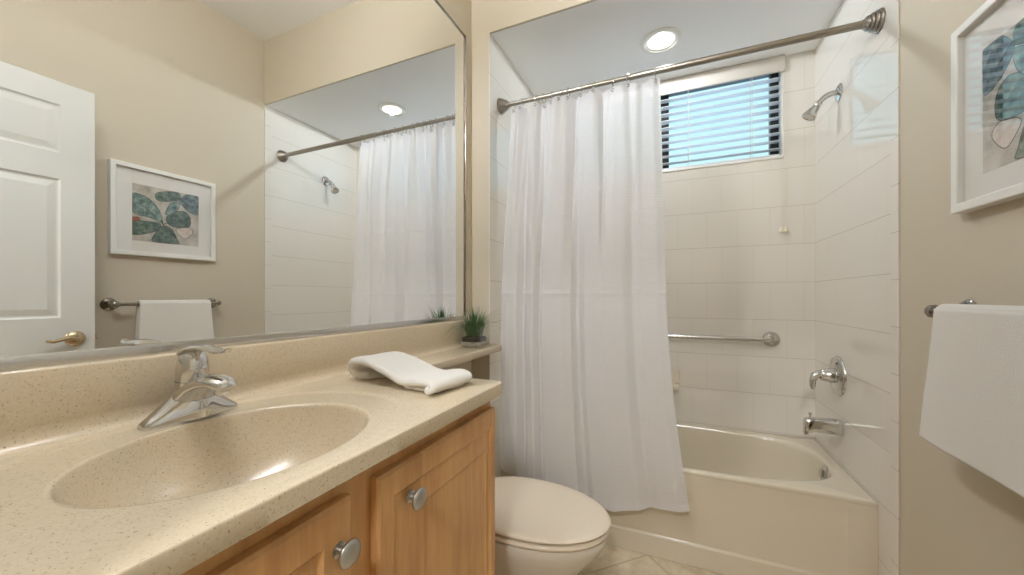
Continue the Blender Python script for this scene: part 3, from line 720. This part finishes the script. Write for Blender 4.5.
# ------------------------------------------------------------ recessed can light in the alcove ceiling
LX, LY = .863, 2.022
can = thing('recessed_light', 'round white recessed can light in the alcove ceiling', 'ceiling light', (LX, LY, ZC))
build('trim_ring', MB().lathe([(.098, ZC-.0005), (.098, ZC-.004), (.092, ZC-.0075), (.080, ZC-.009), (.070, ZC-.007), (.064, ZC-.003), (.064, ZC-.0005)], Matrix.Translation((LX, LY, 0)), 48, False, False), M_white, can)
build('lens', MB().lathe([(.065, ZC-.003), (.050, ZC-.0045), (.0005, ZC-.005)], Matrix.Translation((LX, LY, 0)), 40), M_lens, can)
sd_ = bpy.data.lights.new('can_lamp', 'SPOT'); sd_.energy = CAN_POWER; sd_.color = CAN_COL; sd_.spot_size = math.radians(179); sd_.spot_blend = .02; sd_.shadow_soft_size = .022
so_ = bpy.data.objects.new('can_lamp', sd_); C.objects.link(so_); so_.parent = can; so_.location = (0, 0, -.009)

# ------------------------------------------------------------ vanity light bar above the mirror (above the frame of the photo)
VX, VZ = .105, 2.475
vl = thing('vanity_light', 'chrome bar light with four frosted globe bulbs above the mirror', 'wall light', (0, .30, VZ))
build('back_plate', bx(-.004, .03, -.03, .63, VZ-.055, VZ+.055, bev=.008), M_steel, vl)
for y in (.06, .22, .38, .54):
    sk = build('socket', MB().lathe([(.030, .028), (.030, .034), (.019, .038), (.019, .062), (.016, .064)], align((0, y, VZ), (1, 0, 0)), 28), M_chrome, vl)
    build('globe_bulb', MB().lathe([(.014, .060), (.022, .068), (.0285, .078), (.033, .090), (.0345, .103), (.033, .116), (.0285, .128), (.021, .137), (.011, .143), (.0005, .145)], align((0, y, VZ), (1, 0, 0)), 28), M_bulb, sk)

# ------------------------------------------------------------ framed picture on the right wall
pc = thing('framed_picture', 'white framed botanical watercolour of blue green leaves on right wall', 'picture', (W, 1.094, 1.345))
PY0, PY1, PZ0, PZ1 = .868, 1.319, 1.357, 1.817; px0 = W-.030
mb = MB(); wf = .022
def frame_ring(i, x): return [(x, PY0+i, PZ0+i), (x, PY1-i, PZ0+i), (x, PY1-i, PZ1-i), (x, PY0+i, PZ1-i)]
mb.loft([frame_ring(0, W-.001), frame_ring(0, px0+.002), frame_ring(.002, px0), frame_ring(wf-.002, px0), frame_ring(wf, px0+.002), frame_ring(wf, W-.008), frame_ring(.01, W-.001)], False, False)
build('frame', mb, M_white, pc, sharp=30)
M_mat = mat('white_mat_board', sr(236, 233, 226), .7)
build('mat_board', bx(W-.014, W-.008, PY0+wf, PY1-wf, PZ0+wf, PZ1-wf), M_mat, pc, smooth=False)
def m_wash(name, a, b, c, sc=44):
    m = mat(name, a, .75); base(m, ramp(m, noise_tex(m, coords(m, 'Object', (1, 1, 1)), sc, 4, .65), [(.32, a), (.5, b), (.68, c)])); return m
K0 = m_wash('watercolour_paper_wash', sr(150, 145, 132), sr(196, 190, 178), sr(214, 209, 198), 14)
K1 = m_wash('watercolour_teal_wash', sr(58, 88, 90), sr(112, 140, 136), sr(172, 188, 180))
K2 = m_wash('watercolour_deep_green_wash', sr(38, 62, 64), sr(84, 110, 102), sr(134, 146, 130))
K3 = m_wash('watercolour_slate_blue_wash', sr(56, 74, 88), sr(104, 126, 132), sr(152, 164, 162))
K4 = m_wash('watercolour_pink_wash', sr(200, 180, 166), sr(218, 206, 194), sr(226, 218, 208))
K5 = mat('watercolour_dark_line', sr(40, 46, 46), .8)
K6 = mat('watercolour_rust_wash', sr(150, 92, 76), .8)
AY0, AY1, AZ0, AZ1 = .953, 1.239, 1.434, 1.724
pm = MB(); xa_ = W-.0143
pm.add([(xa_, AY0, AZ0), (xa_, AY1, AZ0), (xa_, AY1, AZ1), (xa_, AY0, AZ1)], [[0, 1, 2, 3]])
def leaf(pts, mi, dep, line=.0022):
    sm = []; n = len(pts)
    for i in range(n):
        p0, p1, p2, p3 = [Vector(pts[(i+k) % n]) for k in (-1, 0, 1, 2)]
        for k in range(6):
            t = k/6; q = .5*((2*p1)+(-p0+p2)*t+(2*p0-5*p1+4*p2-p3)*t*t+(-p0+3*p1-3*p2+p3)*t**3)
            sm.append((min(AY1, max(AY0, q.x)), min(AZ1, max(AZ0, q.y))))
    cy = sum(p[0] for p in sm)/len(sm); cz = sum(p[1] for p in sm)/len(sm)
    N = len(sm)
    pm.m = 5; pm.add([(xa_-dep, *p) for p in sm]+[(xa_-dep, cy, cz)], [[i, (i+1) % N, N] for i in range(N)])
    inn = []
    for p in sm:
        d = Vector((cy-p[0], cz-p[1])); l = d.length; d = d/l*min(line, l*.5) if l else d; inn.append((p[0]+d.x, p[1]+d.y))
    pm.m = mi; pm.add([(xa_-dep-.00015, *p) for p in inn]+[(xa_-dep-.00015, cy, cz)], [[i, (i+1) % N, N] for i in range(N)])
leaf([(.953, 1.549), (.975, 1.556), (.985, 1.535), (.953, 1.520)], 6, .0002, .0005)
leaf([(1.133, 1.518), (1.165, 1.533), (1.196, 1.534), (1.212, 1.509), (1.175, 1.470), (1.142, 1.494)], 4, .0003)
leaf([(1.15, 1.685), (1.186, 1.724), (1.238, 1.721), (1.238, 1.621), (1.196, 1.622), (1.157, 1.658)], 3, .0006, .0012)
leaf([(1.043, 1.69), (1.083, 1.713), (1.142, 1.721), (1.152, 1.685), (1.115, 1.666), (1.056, 1.655)], 2, .0009, .0012)
leaf([(.953, 1.525), (1.005, 1.54), (1.067, 1.534), (1.043, 1.49), (.953, 1.461)], 2, .0012)
leaf([(1.074, 1.528), (1.115, 1.515), (1.14, 1.461), (1.14, 1.436), (1.035, 1.436), (1.041, 1.48)], 2, .0015)
leaf([(1.087, 1.561), (1.11, 1.602), (1.166, 1.624), (1.198, 1.593), (1.191, 1.539), (1.119, 1.529)], 2, .0018)
leaf([(1.085, 1.599), (1.11, 1.656), (1.15, 1.671), (1.14, 1.622), (1.101, 1.589)], 1, .0021)
leaf([(.953, 1.667), (.985, 1.673), (1.022, 1.657), (1.061, 1.606), (1.074, 1.541), (1.022, 1.559), (.953, 1.577)], 1, .0024)
pm.m = 5
def stroke(pts, wdt):
    for a, b in zip(pts, pts[1:]):
        a, b = Vector(a), Vector(b); d = (b-a).normalized(); n = Vector((-d.y, d.x))*wdt
        pm.add([(xa_-.0028, *(a+n)), (xa_-.0028, *(b+n)), (xa_-.0028, *(b-n)), (xa_-.0028, *(a-n))], [[0, 1, 2, 3]])
stroke([(1.067, 1.560), (1.074, 1.535), (1.085, 1.520), (1.11, 1.500), (1.13, 1.470)], .0022); stroke([(1.074, 1.535), (1.10, 1.545)], .0018); stroke([(1.150, 1.690), (1.12, 1.68)], .0016); stroke([(1.15, 1.690), (1.19, 1.66)], .0014)
pr = build('print', pm, None, pc, smooth=False, mats=[K0, K1, K2, K3, K4, K5, K6])
build('glass', bx(W-.0205, W-.0190, PY0+wf, PY1-wf, PZ0+wf, PZ1-wf), M_pic_glass, pc, smooth=False)

# ------------------------------------------------------------ towel bar and bath towel
BX, BZ, BY0, BY1 = 1.535, 1.110, .872, 1.308
tb = thing('towel_bar', 'dark chrome towel bar on the tan wall under the picture', 'towel bar', (W, 1.084, BZ))
build('bar', MB().tube([(BX, BY0, BZ), (BX, BY1, BZ)], .008, 16), M_dark, tb)
for y in (BY0, BY1):
    build('post', MB().lathe([(.030, 0), (.031, .003), (.027, .008), (.022, .010), (.023, .014), (.015, .019), (.011, .025), (.011, .048), (.0155, .054), (.017, .064), (.0155, .075), (.010, .080), (.0005, .082)], align((W, y, BZ), (-1, 0, 0)), 32), M_dark, tb, sharp=35)
bt = thing('bath_towel', 'white terry bath towel draped over the towel bar on the right', 'towel', (BX, 1.11, .77))
def tprof():
    out = [(BX+.022, .80), (BX+.020, .90), (BX+.017, 1.02), (BX+.0145, BZ)]
    for k in range(1, 12):
        t = PI*k/12; out.append((BX+.0145*math.cos(t), BZ+.0145*math.sin(t)))
    out += [(BX-.0155, BZ), (BX-.019, 1.02), (BX-.023, .94), (BX-.027, .87), (BX-.031, .815), (BX-.033, .793)]
    return out
mid = [(p.x, p.y) for p in spline(tprof(), 4)]; rings = []
ny_ = 44
def tpt(i, u, side):
    x, z = mid[i]; a = mid[max(0, i-1)]; b = mid[min(len(mid)-1, i+1)]; l = math.hypot(b[0]-a[0], b[1]-a[1]); nx, nz = (b[1]-a[1])/l, -(b[0]-a[0])/l
    s = i/(len(mid)-1); fl = max(0, BZ-z)/.34
    y = .955+(1.266-.955)*u; y += (u-.5)*.042*fl*(1 if s > .5 else .4)
    e = min(u, 1-u)*.31; ee = min(s, 1-s)*.7
    th = .0058*math.sqrt(max(0, 1-(1-min(1, e/.006))**2))*math.sqrt(max(.02, 1-(1-min(1, ee/.008))**2))
    wv = (noise.noise(Vector((y*7, z*5, 2 if s > .5 else 9)))*.006+.004*math.sin(y*21+1))*fl
    sag = -.012*math.cos((u-.4)*2.6)*fl if s > .5 else 0
    q = noise.noise(Vector((y*60, z*60, s*9)))*.0009
    return (x-(wv if s > .5 else 0)-nx*0+nx*side*th+q, y, z+nz*side*th+sag*.6)
for i in range(len(mid)):
    us = [0, .004, .010, .02]+[.02+.96*k/ny_ for k in range(1, ny_)]+[.98, .99, .996, 1]
    rings.append([tpt(i, u, 1) for u in us]+[tpt(i, u, -1) for u in us[::-1][1:-1]])
build('cloth', MB().loft(rings), M_towel, bt, sharp=180)

# ------------------------------------------------------------ open door seen in the mirror
dpanels = []
for ya, yb in [(.055, .300), (.402, .656)]:
    for za, zb in [(.22, .86), (1.060, 1.630), (1.737, 1.934)]:
        dpanels.append((ya, yb, za, zb, [(.006, .006), (.012, .007), (.036, .002), (.040, .002)]))
dm = panel_slab(-(1.418), -1.383, YF+.006, .755, .012, 2.030, dpanels, .002)
for v in dm.v: v.x = -v.x
dr = struct('door_1', dm, M_door)
dh = build('door_handle', MB().lathe([(.030, 0), (.031, .004), (.026, .010), (.013, .014), (.010, .024), (.010, .030), (.002, .033)], align((1.383, .695, .972), (-1, 0, 0)), 28).tube([(1.354, .695, .972), (1.350, .678, .977), (1.349, .652, .973), (1.350, .626, .966), (1.351, .608, .970)], [.008, .009, .0075, .0065, .005], 12), M_brass, dr)
dh['label'] = 'antique brass lever handle'
lt = build('latch_plate', bx(1.389, 1.412, .7548, .756, .94, 1.00).box(1.394, 1.407, .755, .766, .962, .982, bev=.003), M_brass, dr)
lt['label'] = 'brass latch on the door edge'
